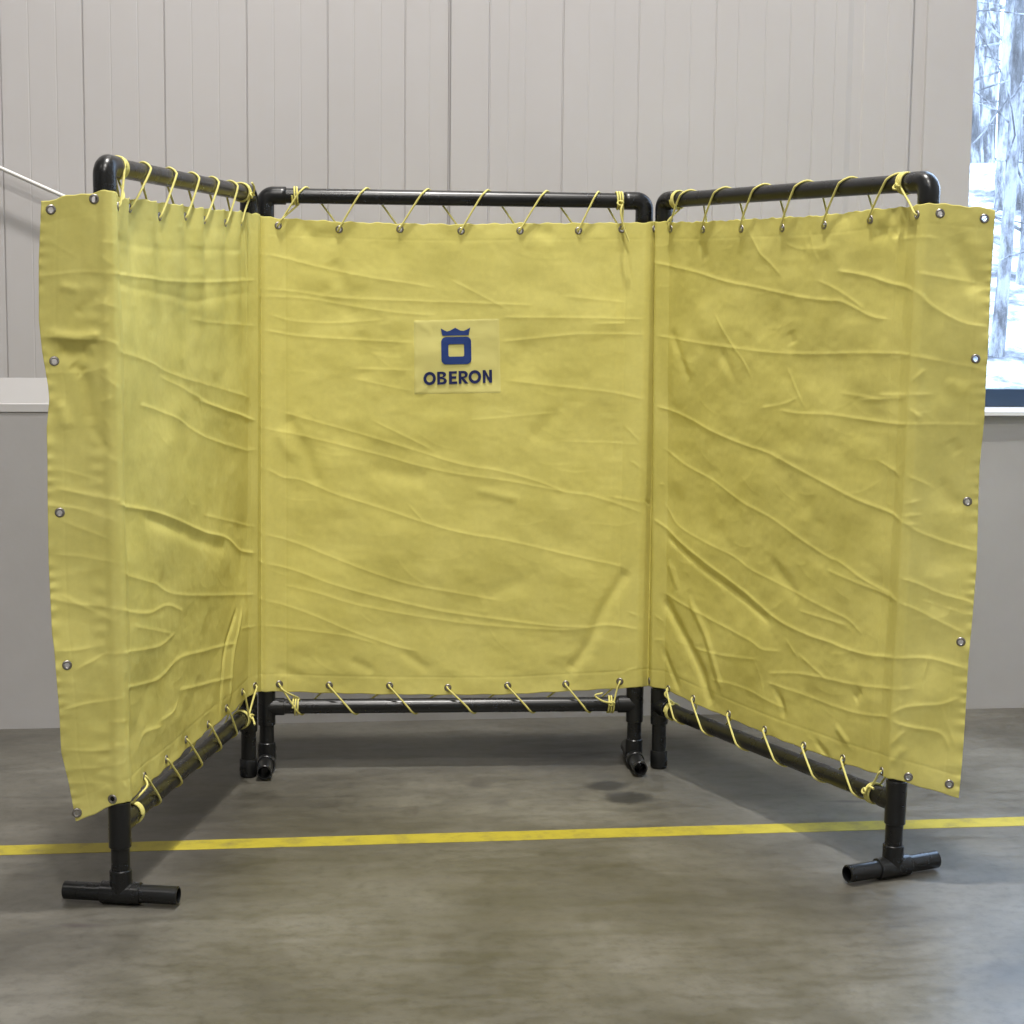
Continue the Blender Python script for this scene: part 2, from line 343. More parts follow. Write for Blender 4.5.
def mapping(nt,vec,scale=(1,1,1),rot=(0,0,0),loc=(0,0,0)):
    n=nt.nodes.new('ShaderNodeMapping'); n.inputs['Scale'].default_value=scale; n.inputs['Rotation'].default_value=rot; n.inputs['Location'].default_value=loc
    nt.links.new(vec,n.inputs['Vector']); return n.outputs['Vector']
def mixc(nt,fac,a,b,mode='MIX'):
    n=nt.nodes.new('ShaderNodeMix'); n.data_type='RGBA'; n.blend_type=mode
    for s,v in ((0,fac),(6,a),(7,b)):
        if isinstance(v,(int,float)): n.inputs[s].default_value=v
        elif isinstance(v,tuple): n.inputs[s].default_value=(*v,1)
        else: nt.links.new(v,n.inputs[s])
    return n.outputs[2]
def mth(nt,op,a,b=0.,c=None,clamp=False):
    n=nt.nodes.new('ShaderNodeMath'); n.operation=op; n.use_clamp=clamp
    for i,v in enumerate((a,b) if c is None else (a,b,c)):
        if isinstance(v,(int,float)): n.inputs[i].default_value=v
        else: nt.links.new(v,n.inputs[i])
    return n.outputs[0]
def bump(nt,b,h,strength,dist):
    n=nt.nodes.new('ShaderNodeBump'); n.inputs['Strength'].default_value=strength; n.inputs['Distance'].default_value=dist
    nt.links.new(h,n.inputs['Height']); nt.links.new(n.outputs[0],b.inputs['Normal'])
def geo(nt): return nt.nodes.new('ShaderNodeNewGeometry').outputs['Position']

M={}
# yellow coated canvas
m,nt,b=mat('canvas',(.74,.68,.20),.62,.25); p=geo(nt)
c1=ramp(nt,noise(nt,p,5,5,.6),[(.3,(.66,.60,.165)),(.7,(.78,.715,.225))])
c2=ramp(nt,noise(nt,p,60,3,.6),[(.3,(.94,.94,.94)),(.7,(1,1,1))])
nt.links.new(mixc(nt,1.,c1,c2,'MULTIPLY'),b.inputs['Base Color']); bump(nt,b,noise(nt,p,420,2,.6),.18,.0006)
tr=nt.nodes.new('ShaderNodeBsdfTranslucent'); tr.inputs[0].default_value=(.74,.56,.08,1)
mx=nt.nodes.new('ShaderNodeMixShader'); mx.inputs[0].default_value=.10
nt.links.new(b.outputs[0],mx.inputs[1]); nt.links.new(tr.outputs[0],mx.inputs[2]); nt.links.new(mx.outputs[0],nt.nodes['Material Output'].inputs[0]); M['canvas']=m
m,nt,b=mat('patch_canvas',(.65,.60,.22),.65,.2); bump(nt,b,noise(nt,geo(nt),300,2,.6),.15,.0006); M['patch']=m
M['ink']=mat('navy_print',(.018,.045,.20),.55,.3)[0]
M['ink_dark']=mat('navy_lettering',(.014,.022,.10),.55,.3)[0]
M['stitch']=mat('stitching',(.40,.34,.12),.8,.1)[0]
m,nt,b=mat('cord',(.66,.605,.20),.7,.2); w=nd(nt,'ShaderNodeTexWave'); w.inputs['Scale'].default_value=120; w.inputs['Distortion'].default_value=1.
nt.links.new(geo(nt),w.inputs['Vector']); bump(nt,b,w.outputs['Fac'],.25,.0008); M['cord']=m
m,nt,b=mat('dark_pvc',(.009,.0095,.010),.27,.42); pz=geo(nt)
nt.links.new(ramp(nt,noise(nt,pz,14,4,.6),[(.35,(.26,.26,.26)),(.75,(.32,.32,.32))]),b.inputs['Roughness'])
nt.links.new(ramp(nt,noise(nt,pz,9,3,.5),[(.3,(.008,.0085,.009)),(.8,(.012,.0125,.013))]),b.inputs['Base Color']); M['pvc']=m
M['grommet']=mat('nickel',(.30,.285,.27),.38,.5,1.)[0]
# painted metal cladding
def painted(name,c0,c1,r=.5):
    m,nt,b=mat(name,c0,r,.35); p=geo(nt)
    nt.links.new(ramp(nt,noise(nt,p,1.3,4,.6),[(.3,c0),(.7,c1)]),b.inputs['Base Color']); return m
M['clad']=painted('painted_cladding',(.47,.455,.455),(.50,.485,.485),.42)
M['trimpaint']=painted('painted_trim',(.50,.49,.49),(.53,.52,.52),.45)
m,nt,b=mat('painted_concrete',(.5,.49,.48),.6,.3); p=geo(nt)
a=ramp(nt,noise(nt,p,1.7,5,.6),[(.3,(.38,.37,.37)),(.7,(.43,.42,.42))])
v=nd(nt,'ShaderNodeTexVoronoi'); v.inputs['Scale'].default_value=16; v.inputs['Randomness'].default_value=1.; nt.links.new(mapping(nt,p,(1,1,1.2)),v.inputs['Vector'])
sp=nt.nodes.new('ShaderNodeSeparateColor'); nt.links.new(v.outputs['Color'],sp.inputs[0])
rad=mth(nt,'MULTIPLY',mth(nt,'POWER',sp.outputs[0],3.),.085)
pit=mth(nt,'LESS_THAN',v.outputs['Distance'],rad)
nt.links.new(mixc(nt,mth(nt,'MULTIPLY',pit,.65),a,(.20,.18,.16)),b.inputs['Base Color'])
bump(nt,b,mth(nt,'ADD',mth(nt,'MULTIPLY',pit,-1.),mth(nt,'MULTIPLY',noise(nt,p,30,5,.6),.5)),.3,.003); M['concrete_wall']=m
# sealed concrete floor
m,nt,b=mat('sealed_concrete',(.3,.29,.26),.4,.4); p=geo(nt)
rotp=mapping(nt,p,(1,1,1),(0,0,-.13))
n1=noise(nt,rotp,1.1,6,.62,.4); n2=noise(nt,mapping(nt,rotp,(1,3.2,1)),4.5,6,.65,.3); n3=noise(nt,rotp,26,5,.7)
base=ramp(nt,n1,[(.32,(.058,.054,.044)),(.5,(.108,.102,.085)),(.68,(.172,.165,.144))])
base=mixc(nt,.55,base,ramp(nt,n2,[(.3,(.5,.49,.46)),(.5,(1,1,1)),(.72,(1.25,1.25,1.25))]),'MULTIPLY')
base=mixc(nt,.6,base,ramp(nt,n3,[(.28,(.5,.49,.47)),(.5,(1,1,1)),(.75,(1.2,1.2,1.2))]),'MULTIPLY')
sx=nt.nodes.new('ShaderNodeSeparateXYZ'); nt.links.new(p,sx.inputs[0])
wob=mth(nt,'MULTIPLY',mth(nt,'SUBTRACT',noise(nt,p,9,4,.7),.5),1.5)
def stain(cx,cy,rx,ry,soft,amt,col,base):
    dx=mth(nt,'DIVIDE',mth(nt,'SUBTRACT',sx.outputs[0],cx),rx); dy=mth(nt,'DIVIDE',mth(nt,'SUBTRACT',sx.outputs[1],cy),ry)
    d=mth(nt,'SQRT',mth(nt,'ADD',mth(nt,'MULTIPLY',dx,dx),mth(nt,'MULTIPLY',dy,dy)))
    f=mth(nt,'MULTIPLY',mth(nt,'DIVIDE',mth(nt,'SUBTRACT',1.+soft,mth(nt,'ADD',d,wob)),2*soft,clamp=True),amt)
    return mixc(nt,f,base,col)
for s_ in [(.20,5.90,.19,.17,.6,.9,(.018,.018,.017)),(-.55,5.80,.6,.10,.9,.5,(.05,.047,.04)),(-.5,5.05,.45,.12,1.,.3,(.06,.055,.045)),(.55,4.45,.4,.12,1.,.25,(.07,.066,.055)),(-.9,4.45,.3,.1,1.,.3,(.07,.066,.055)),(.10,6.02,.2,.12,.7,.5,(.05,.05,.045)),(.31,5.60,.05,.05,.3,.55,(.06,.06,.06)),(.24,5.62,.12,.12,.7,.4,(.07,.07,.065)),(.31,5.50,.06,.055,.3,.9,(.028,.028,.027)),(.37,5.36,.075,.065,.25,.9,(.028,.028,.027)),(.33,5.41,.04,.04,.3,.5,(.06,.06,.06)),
           (-.10,5.50,.035,.05,.5,.6,(.06,.055,.05)),(-.03,5.29,.03,.035,.5,.5,(.07,.065,.06)),(-.16,4.15,.03,.02,.5,.6,(.07,.06,.05)),(.03,4.27,.12,.05,.8,.4,(.12,.11,.09)),(-.12,4.98,.06,.03,.7,.3,(.1,.09,.08)),
           (1.05,5.35,.07,.012,.5,.8,(.03,.03,.03)),(-.4,5.95,.4,.05,.9,.35,(.1,.095,.085)),(-1.15,5.4,.12,.05,.9,.4,(.1,.09,.08)),(-1.05,4.2,.05,.012,.5,.7,(.06,.05,.05)),(-.90,4.9,.35,.10,1.0,.3,(.12,.11,.10)),(-.3,4.55,.5,.05,1.0,.25,(.14,.13,.11)),
           (-.32,4.40,.10,.012,.8,.35,(.12,.11,.1)),(.5,4.95,.006,.5,.8,.25,(.12,.11,.1)),(.24,4.72,.30,.006,.9,.45,(.1,.09,.08)),(-.28,5.2,.008,.05,.5,.6,(.08,.07,.06)),(.95,4.9,.006,.9,.8,.2,(.1,.1,.1))]:
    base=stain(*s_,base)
# small square imprint left on the floor
dx=mth(nt,'SUBTRACT',sx.outputs[0],-.603); dy=mth(nt,'SUBTRACT',sx.outputs[1],4.659)
ins=mth(nt,'MULTIPLY',mth(nt,'LESS_THAN',mth(nt,'ABSOLUTE',dx),.031),mth(nt,'LESS_THAN',mth(nt,'ABSOLUTE',dy),.082))
gx=mth(nt,'LESS_THAN',mth(nt,'FRACT',mth(nt,'MULTIPLY',mth(nt,'ADD',dx,5.),62.)),.3); gy=mth(nt,'LESS_THAN',mth(nt,'FRACT',mth(nt,'MULTIPLY',mth(nt,'ADD',dy,5.),26.)),.3)
grid=mth(nt,'MULTIPLY',mth(nt,'MAXIMUM',gx,gy),mth(nt,'MULTIPLY',ins,mth(nt,'GREATER_THAN',noise(nt,p,70,3,.6),.45)))
base=mixc(nt,mth(nt,'MULTIPLY',grid,.5),base,(.09,.08,.07))
nt.links.new(base,b.inputs['Base Color'])
nt.links.new(ramp(nt,n2,[(.3,(.30,.30,.30)),(.7,(.48,.48,.48))]),b.inputs['Roughness']); b.inputs['Specular IOR Level'].default_value=.5
bump(nt,b,n3,.08,.004); M['floor']=m
m,nt,b=mat('yellow_floor_paint',(.72,.56,.03),.5,.35); p=geo(nt)
nt.links.new(ramp(nt,noise(nt,p,12,6,.7),[(.28,(.22,.19,.05)),(.5,(.38,.32,.03)),(.8,(.46,.39,.045))]),b.inputs['Base Color']); M['yellow']=m
M['navy_frame']=mat('navy_aluminium',(.022,.045,.085),.4,.5)[0]
M['sill']=mat('white_sill',(.80,.82,.84),.35,.5)[0]
M['white_metal']=mat('white_painted_steel',(.62,.61,.59),.35,.5)[0]
M['room']=painted('room_paint',(.55,.54,.52),(.6,.59,.57),.8)
m=bpy.data.materials.new('window_glass'); m.use_nodes=True; nt=m.node_tree; nt.nodes.remove(nt.nodes['Principled BSDF'])
t=nt.nodes.new('ShaderNodeBsdfTransparent'); t.inputs[0].default_value=(.95,.98,1,1); g=nt.nodes.new('ShaderNodeBsdfGlossy'); g.inputs['Roughness'].default_value=.02
mx=nt.nodes.new('ShaderNodeMixShader'); mx.inputs[0].default_value=.06
nt.links.new(t.outputs[0],mx.inputs[1]); nt.links.new(g.outputs[0],mx.inputs[2]); nt.links.new(mx.outputs[0],nt.nodes['Material Output'].inputs[0]); M['glass']=m
m,nt,b=mat('snow',(.86,.88,.92),.8,.2); p=geo(nt)
nt.links.new(ramp(nt,noise(nt,mapping(nt,p,(1,.5,3)),2.2,8,.72),[(.36,(.08,.08,.085)),(.46,(.25,.25,.27)),(.58,(.80,.81,.84))]),b.inputs['Base Color']); bump(nt,b,noise(nt,p,3,6,.7),.6,.1); M['snow']=m
m,nt,b=mat('snowy_bark',(.35,.34,.36),.9,.1); p=geo(nt)
nt.links.new(ramp(nt,noise(nt,mapping(nt,p,(3,3,1)),1.6,7,.75),[(.36,(.06,.058,.058)),(.47,(.14,.138,.14)),(.57,(.38,.38,.40))]),b.inputs['Base Color']); M['bark']=m

# ---------------------------------------------------------------- the building
D0,SW=6.3816,.1339                       # back wall line y = D0 + SW x
def wy(x,off=0): return D0+off+SW*x
ZL=1.121
XL,XR,YB,ZC=-9.,5.6,-7.5,7.9
WX0,WX1,WZ1=1.669,5.3,6.6                # window opening in the back wall
# floor
mb=MB(); mb.add([(XL,YB,0),(XR,YB,0),(XR,wy(XR)+.3,0),(XL,wy(XL)+.3,0),(XL,YB,-.15),(XR,YB,-.15),(XR,wy(XR)+.3,-.15),(XL,wy(XL)+.3,-.15)],[(0,1,2,3),(7,6,5,4),(0,4,5,1),(1,5,6,2),(2,6,7,3),(3,7,4,0)])
tag(mb.build('floor',M['floor'],smooth=False),kind='structure')
def wallseg(mb,x0,x1,z0,z1,o0,o1):
    v=[(x0,wy(x0,o0),z0),(x1,wy(x1,o0),z0),(x1,wy(x1,o1),z0),(x0,wy(x0,o1),z0)]; v+=[(a,b_,z1) for a,b_,_ in v]
    mb.add(v,[(0,3,2,1),(4,5,6,7),(0,1,5,4),(1,2,6,5),(2,3,7,6),(3,0,4,7)])
# lower concrete wall with sloped coping
mb=MB(); wallseg(mb,XL,XR,-.02,ZL,0,.3)
tag(mb.build('wall_back_lower',M['concrete_wall'],smooth=False),kind='structure')
mb=MB()
x0,x1=XL,WX0
pr=[(.002,ZL),(-.004,ZL+.004),(-.004,ZL+.030),(0,ZL+.033),(.028,ZL+.119),(.3,ZL+.116),(.3,ZL)]
v=[(x0,wy(x0,a),z) for a,z in pr]+[(x1,wy(x1,a),z) for a,z in pr]; n=len(pr)
mb.add(v,[tuple(range(n)),tuple(range(2*n-1,n-1,-1))]+[(i,i+n,(i+1)%n+n,(i+1)%n) for i in range(n)])
tag(mb.build('trim_1',M['trimpaint'],smooth=False),kind='structure')
# upper ribbed cladding: a profile in plan extruded upward
prof=[(XL,0)]
def groove(x,w,d): prof.extend([(x-w/2-.001,0),(x-w/2+.0005,-d),(x+w/2-.0005,-d),(x+w/2+.001,0)])
def rib(x,w,d): prof.extend([(x-w,0),(x-w*.4,d),(x+w*.4,d),(x+w,0)])
XK=.9915; xs=[]; x=-1.770
while x>XL+.4: xs.append(x); x-=.276
xs=xs[::-1]+[-1.496,-1.222,-.942,-.664,-.394]
for i,x in enumerate(xs):
    groove(x,.0038,.006)
    if x<-.5:
        for k in (1,2): groove(x+k*.092,0.0035,.0009)
    else: groove(x+.085,0.0035,.0009)
prof.extend([(-.243,0),(-.242,-.022),(-.233,-.022),(-.2325,.010),(-.100,.010),(-.098,-.004),(-.094,-.004),(-.093,0)])
groove(-.03,.003,.001); groove(.03,.003,.001)
groove(.165,.005,.007)
for x in (.257,.349): groove(x,0.0035,.0009)
groove(.437,.004,.003)
for x in (.53,.625): groove(x,.0035,.0012)
groove(.718,.004,.003); groove(.80,.0035,.0012); groove(.90,.0035,.0012); groove(.991,.0035,.002); groove(1.08,.0035,.002); groove(1.16,.0035,.0015)
prof.extend([(1.205,0),(1.225,-.005),(1.262,-.005),(1.268,0),(1.352,0),(1.355,.003),(1.434,.004),(1.434,.006),(1.444,.006),(1.448,-.010),(1.498,-.010),(1.502,.004),(1.508,.004),(WX0/.9915,.004)])
z0,z1=ZL+.112,ZC+.1
v=[];f=[]
for x,d in prof:
    x=x*XK; v+=[(x,wy(x,.03)-d,z0),(x,wy(x,.03)-d,z1)]
for i in range(len(prof)-1): f.append((2*i,2*i+2,2*i+3,2*i+1))
b0=len(v); v+=[(XL,wy(XL,.3),z0),(XL,wy(XL,.3),z1),(WX0,wy(WX0,.3),z0),(WX0,wy(WX0,.3),z1)]
e=2*(len(prof)-1); f+=[(e,b0+2,b0+3,e+1),(b0,0,1,b0+1),(b0+2,b0,b0+1,b0+3)]
mb=MB(); mb.add(v,f)
wallseg(mb,WX0,WX1,WZ1,ZC+.1,.03,.3); wallseg(mb,WX1,XR,ZL,ZC+.1,.03,.3)
tag(mb.build('wall_back',M['clad'],smooth=False),kind='structure')
# window in the back wall
win=empty('window_1',(WX0,wy(WX0,.1),ZL)); tag(win,kind='structure')
mb=MB(); v=[(WX0,0,ZL-.001),(WX1,0,ZL-.001)]
pr=[(-.03,ZL-.002),(-.03,ZL+.012),(.105,ZL+.020),(.3,ZL+.022),(.3,ZL)]
v=[(WX0,wy(WX0,a),z) for a,z in pr]+[(WX1,wy(WX1,a),z) for a,z in pr]; n=len(pr)
mb.add(v,[tuple(range(n)),tuple(range(2*n-1,n-1,-1))]+[(i,i+n,(i+1)%n+n,(i+1)%n) for i in range(n)])
mb.build('window_sill',M['sill'],win,smooth=False)
mb=MB(); FO,FI=.12,.18
wallseg(mb,WX0,WX1,ZL+.022,ZL+.088,FO,FI); mb.build('bottom_rail',M['navy_frame'],win,smooth=False)
mb=MB(); wallseg(mb,WX0,WX0+.012,ZL+.088,WZ1,FO,FI); wallseg(mb,WX1-.05,WX1,ZL+.088,WZ1,FO,FI); wallseg(mb,WX0,WX1,WZ1-.05,WZ1,FO,FI); wallseg(mb,3.08,3.12,ZL+.088,WZ1,FO,FI)
mb.build('window_frame',M['sill'],win,smooth=False)
for xa,xb in ((WX0+.012,3.08),(3.12,WX1-.05)):
    mb=MB(); wallseg(mb,xa,xb,ZL+.088,WZ1-.05,.147,.153); mb.build('pane',M['glass'],win,smooth=False)
# the other walls and the ceiling
mb=MB(); mb.box((XR,YB,0),(XR+.3,wy(XR)+.3,ZC+.1)); tag(mb.build('wall_right',M['room'],smooth=False),kind='structure')
mb=MB(); mb.box((XL-.3,YB,0),(XL,wy(XL)+.3,ZC+.1)); tag(mb.build('wall_left',M['room'],smooth=False),kind='structure')
mb=MB(); mb.box((XL-.3,YB-.3,0),(XR+.3,YB,ZC+.1)); tag(mb.build('wall_front',M['room'],smooth=False),kind='structure')
mb=MB(); mb.box((XL-.3,YB-.3,ZC),(XR+.3,wy(XR)+.4,ZC+.2)); tag(mb.build('ceiling',M['room'],smooth=False),kind='structure')
# diagonal white pipe on the wall at the left
mb=MB(); q0=np.array([-2.5,wy(-2.5,.03)-.05,2.286]); q1=np.array([-1.33,wy(-1.33,.03)-.05,1.768])
mb.sweep([q0,(q0+q1)/2,q1],.007,16); pipe=mb.build('wall_pipe',M['white_metal'])
tag(pipe,'thin white pipe sloping down along the grey ribbed wall at the far left','pipe')
for t_ in (.06,.95):
    mb=MB(); q=q0+(q1-q0)*t_; mb.box((q[0]-.012,q[1],q[2]-.012),(q[0]+.012,wy(q[0],.03)+.004,q[2]+.012))
    mb.build('wall_bracket',M['white_metal'],pipe,smooth=False)
# painted line on the floor, parallel to the wall
P0=np.array([-1.4125,4.7765]); P1=np.array([1.542,5.159]); dv=unit(P1-P0); nv=np.array([-dv[1],dv[0]])
a_=P0-dv*7.3; b_=P1+dv*5.4; hw=.043; N=260; v=[];f=[]
for i in range(N+1):
    c_=a_+(b_-a_)*i/N; e1=hw+random.uniform(-.0012,.0012); e2=hw+random.uniform(-.0012,.0012)
    v+=[(*(c_-nv*e1),.0008),(*(c_+nv*e2),.0008),(*(c_-nv*e1),-.001),(*(c_+nv*e2),-.001)]
for i in range(N):
    k=4*i; f+=[(k,k+4,k+5,k+1),(k,k+2,k+6,k+4),(k+1,k+5,k+7,k+3)]
mb=MB(); mb.add(v,f); tag(mb.build('floor_line',M['yellow'],smooth=False),'long yellow line marked straight across the grey concrete floor','floor line')
# outside: snowy slope and bare trees
def gz(x,y): return -.25+min(3.3,max(0,(y-9.5))*.24)+.25*math.sin(x*.7+y*.4)*min(1,max(0,y-7.6)/4)
N=60; v=[];f=[]
for i in range(N+1):
    for j in range(N+1):
        x=-6+36*i/N; y=-2+46*j/N
        z=gz(x,y)+random.uniform(-.05,.05)-(.6 if x<XR+1 and y<7.6 else 0)
        v.append((x,y,z))
for i in range(N):
    for j in range(N): k=i*(N+1)+j; f.append((k,k+N+1,k+N+2,k+1))
mb=MB(); mb.add(v,f); g=mb.build('snow_ground',M['snow']); tag(g,'white snowy slope outside the window','snow',kind='structure')

TREES=[(3.83,14.2,.055),(5.30,18.6,.13),(4.05,13.4,.022),(5.9,21.5,.16),(6.6,22.5,.12),(4.9,16.8,.05),(3.75,15.8,.07),(7.6,26.,.2),(6.5,26.,.16),(5.1,14.6,.09),(6.2,17.,.12),(7.0,19.5,.10),(8.0,29.,.22),(3.0,17.,.12),(7.4,32.,.2),(8.4,33.,.22),(9.4,36.,.25),(8.6,15.,.12),(9.8,20.5,.15),(11.5,17.,.11),(12.6,24.,.18),(13.5,14.,.13),(10.4,12.2,.07)]
for i,(x,y,r) in enumerate(TREES):
    rg=random.Random(i*13+5); h=8+rg.random()*4; z=gz(x,y)-.3; mb=MB()
    ang=rg.uniform(-.03,.03); P=[(x+ang*t*h+.05*math.sin(t*9+i),y,z+h*t) for t in np.linspace(0,1,14)]
    mb.sweep(P,[r*(1-.75*t)*(1.25 if k==0 else 1) for k,t in enumerate(np.linspace(0,1,14))],10)
    for k in range(14):
        t=rg.uniform(.08,.95); bx,bz=x+ang*t*h,z+h*t; az=rg.uniform(0,6.28); L=rg.uniform(.5,1.7)*(1.1-t*.6); up=rg.uniform(.1,.9)
        pp=[np.array([bx,y,bz])]; d=np.array([math.cos(az),math.sin(az),up]); d/=np.linalg.norm(d)
        for q in range(5):
            pp.append(pp[-1]+d*L/5); d=d+np.array([rg.uniform(-.25,.25),rg.uniform(-.25,.25),rg.uniform(-.2,.1)]); d/=np.linalg.norm(d)
        mb.sweep(pp,[max(.005,r*.16*(1-q/6)) for q in range(6)],6)
    tr_=mb.build('bare_tree',M['bark'])
    tag(tr_,'bare snow-dusted tree standing on the snowy slope outside the window','tree','bare trees outside the window')

# ---------------------------------------------------------------- plastic pipe frames
def V3(p,z): return np.array([p[0],p[1],z],float)
def axis_pt(n,z): return np.array([POST[n][0]+LEAN[n][0]*z/HT,POST[n][1]+LEAN[n][1]*z/HT,z])
RPI,RFI=.0238,.0285
def frame(a,b,foot,label):
    A,B=np.array(POST[a]),np.array(POST[b]); mid=(A+B)/2
    t=empty('screen_frame',(mid[0],mid[1],0)); tag(t,label,'screen frame','dark plastic pipe frames of the screen')
    d=unit(B-A); d3=V3(d,0); n3=V3(perp(d,1),0)
    TA,TB=axis_pt(a,HT),axis_pt(b,HT); ML=[axis_pt(a,HB),axis_pt(b,HB)]
    du=(TB-TA)/np.linalg.norm(TB-TA)
    mb=MB(); mb.pipe(TA+du*.045,TB-du*.045,RPI); mb.build('top_rail',M['pvc'],t)
    db=(ML[1]-ML[0])/np.linalg.norm(ML[1]-ML[0])
    mb=MB(); mb.pipe(ML[0]+db*.04,ML[1]-db*.04,RPI); mb.build('bottom_rail',M['pvc'],t)
    for n,T,Mp,s,dd in ((a,TA,ML[0],1,du),(b,TB,ML[1],-1,-du)):
        ft=n in foot
        mb=MB(); mb.pipe(axis_pt(n,.055 if ft else .012),axis_pt(n,HT-.045),RPI); mb.build('post',M['pvc'],t)
        # elbow: rounded corner body with a socket down and a socket along the rail
        up=(axis_pt(n,HT)-axis_pt(n,HT-1)); up/=np.linalg.norm(up)
        mb=MB(); R=.026; c=T-up*R+dd*R; pts=[T-up*(.064-k*.002*19/3) for k in range(3)]
        pts=[T-up*z_ for z_ in ((.058,.056,.048,.038) if n=='R2' else (.072,.070,.055,.038))]+[c-dd*R*math.cos(u_)+up*R*math.sin(u_) for u_ in np.linspace(0,math.pi/2,12)]+[T+dd*z_ for z_ in (.038,.05,.064,.066)]
        rr=[RFI-.002]+[RFI]*(len(pts)-2)+[RFI-.002]
        mb.sweep(pts,rr,28); mb.build('elbow',M['pvc'],t,angle=50)
        # tee joining the bottom rail
        hb=.060; q=lambda z: axis_pt(n,z)
        mb=MB(); mb.lathe(q(HB-hb),q(HB+hb)-q(HB-hb),[(0,RPI),(0,RFI-.002),(.002,RFI),(2*hb-.002,RFI),(2*hb,RFI-.002),(2*hb,RPI)])
        e_=db*s; mb.lathe(Mp,e_,[(.0,RFI),(.056,RFI),(.058,RFI-.002),(.058,RPI)]); mb.build('tee',M['pvc'],t)
        if ft:
            fz=.029; c=axis_pt(n,fz); nn=n3
            mb=MB(); mb.lathe(c-nn*.052,nn,[(0,RPI-.001),(0,RFI-.002),(.002,RFI),(.102,RFI),(.104,RFI-.002),(.104,RPI-.001)])
            mb.lathe(c,axis_pt(n,1)-c,[(0,RFI),(.060,RFI),(.062,RFI-.002),(.062,RPI)]); mb.build('foot_tee',M['pvc'],t)
            for k in (-1,1):
                mb=MB(); mb.pipe(c+nn*k*.03,c+nn*k*.150,RPI-.0002); mb.build('foot',M['pvc'],t)
        else:
            c=axis_pt(n,0.0); mb=MB(); mb.lathe(c,(0,0,1),[(.0,.0),(.0,.0225),(.003,.0265),(.010,.0283),(.058,.0283),(.060,.0275),(.060,RPI)]); mb.build('end_cap',M['pvc'],t)
    return t
frame('L1','L2',('L1',),'left-hand dark plastic pipe frame of the screen, ending in the nearer T-shaped foot at left')
frame('C1','C2',('C1','C2'),'middle dark plastic pipe frame standing behind the canvas with the blue emblem')
frame('R1','R2',('R2',),'right-hand dark plastic pipe frame of the screen, its outer foot below the right flap')

# ---------------------------------------------------------------- canvas surface
GST=.0027; GS=np.arange(-.20,SLEN+.2001,GST); GZ=np.arange(.15,1.87,GST)
SS,ZZ=np.meshgrid(GS,GZ,indexing='ij')
rs=np.random.RandomState(11)
def vnoise(cs,cz,seed):
    r=np.random.RandomState(seed); ns=int((GS[-1]-GS[0])/cs)+4; nz=int((GZ[-1]-GZ[0])/cz)+4; g=r.rand(ns,nz)*2-1
    u=(SS-GS[0])/cs; w=(ZZ-GZ[0])/cz; i=u.astype(int); j=w.astype(int); fu=u-i; fw=w-j; fu=fu*fu*(3-2*fu); fw=fw*fw*(3-2*fw)
    return (g[i,j]*(1-fu)+g[i+1,j]*fu)*(1-fw)+(g[i,j+1]*(1-fu)+g[i+1,j+1]*fu)*fw
postdist=np.full(SS.shape,9.)
PS=[('L1',-.0),('L2',0),('C1',0),('C2',0),('R1',0),('R2',0)]
NODE_S={'L1':.03,'L2':1.275,'C1':1.36,'C2':2.585,'R1':2.665,'R2':3.895}
for s_ in NODE_S.values(): postdist=np.minimum(postdist,np.abs(SS-s_))
free=np.clip((postdist-.03)/.07,0.08,1)            # cloth lies tight where a post backs it
free=np.where((SS<0)|(SS>SLEN),np.maximum(free,np.clip(np.minimum(np.abs(SS),np.abs(SS-SLEN))/.04,0.1,1)),free)
TE=np.array(TOP_EDGE); BE=np.array(BOT_EDGE)
ztop=np.interp(SS,TE[:,0],TE[:,1]); zbot=np.interp(SS,BE[:,0],BE[:,1])
DISP=(vnoise(.34,.30,1)*.0065+vnoise(.15,.12,2)*.0035+vnoise(.06,.045,3)*.0011+vnoise(.022,.016,4)*.00028)*free
# draping pleats below the lacing
gl=[g for g in GROMMETS['topP']]
ph=np.interp(SS,[g[0] for g in gl],np.arange(len(gl)),left=-1,right=len(gl))
DISP+=np.where((SS>.1)&(SS<1.2),1,0)*np.cos(2*math.pi*ph)*-.013*np.exp(-np.clip(ztop-ZZ,0,9)/.24)*free
gr=GROMMETS['topR']; ph=np.interp(SS,[g[0] for g in gr],np.arange(len(gr)))
DISP+=np.where((SS>2.74)&(SS<3.86),1,0)*np.cos(2*math.pi*ph)*.0035*np.exp(-np.clip(ztop-ZZ,0,9)/.07)*free
gc=GROMMETS['topC'][:7]; ph=np.interp(SS,[g[0] for g in gc],np.arange(len(gc)))
DISP+=np.where((SS>1.42)&(SS<2.5),1,0)*np.cos(2*math.pi*ph)*.002*np.exp(-np.clip(ztop-ZZ,0,9)/.05)*free
gb=GROMMETS['botP']; ph=np.interp(SS,[g[0] for g in gb],np.arange(len(gb)))
DISP+=np.where((SS>.2)&(SS<1.2),1,0)*np.cos(2*math.pi*ph)*-.003*np.exp(-np.clip(ZZ-zbot,0,9)/.05)*free
pc=np.array(PATCH); ps0,ps1=pc[:,0].min(),pc[:,0].max(); pz0,pz1=pc[:,1].min(),pc[:,1].max()
inpatch=np.clip(np.minimum(np.minimum(SS-ps0,ps1-SS),np.minimum(ZZ-pz0,pz1-ZZ))/.012+.5,0,1)
CR=np.zeros(SS.shape)
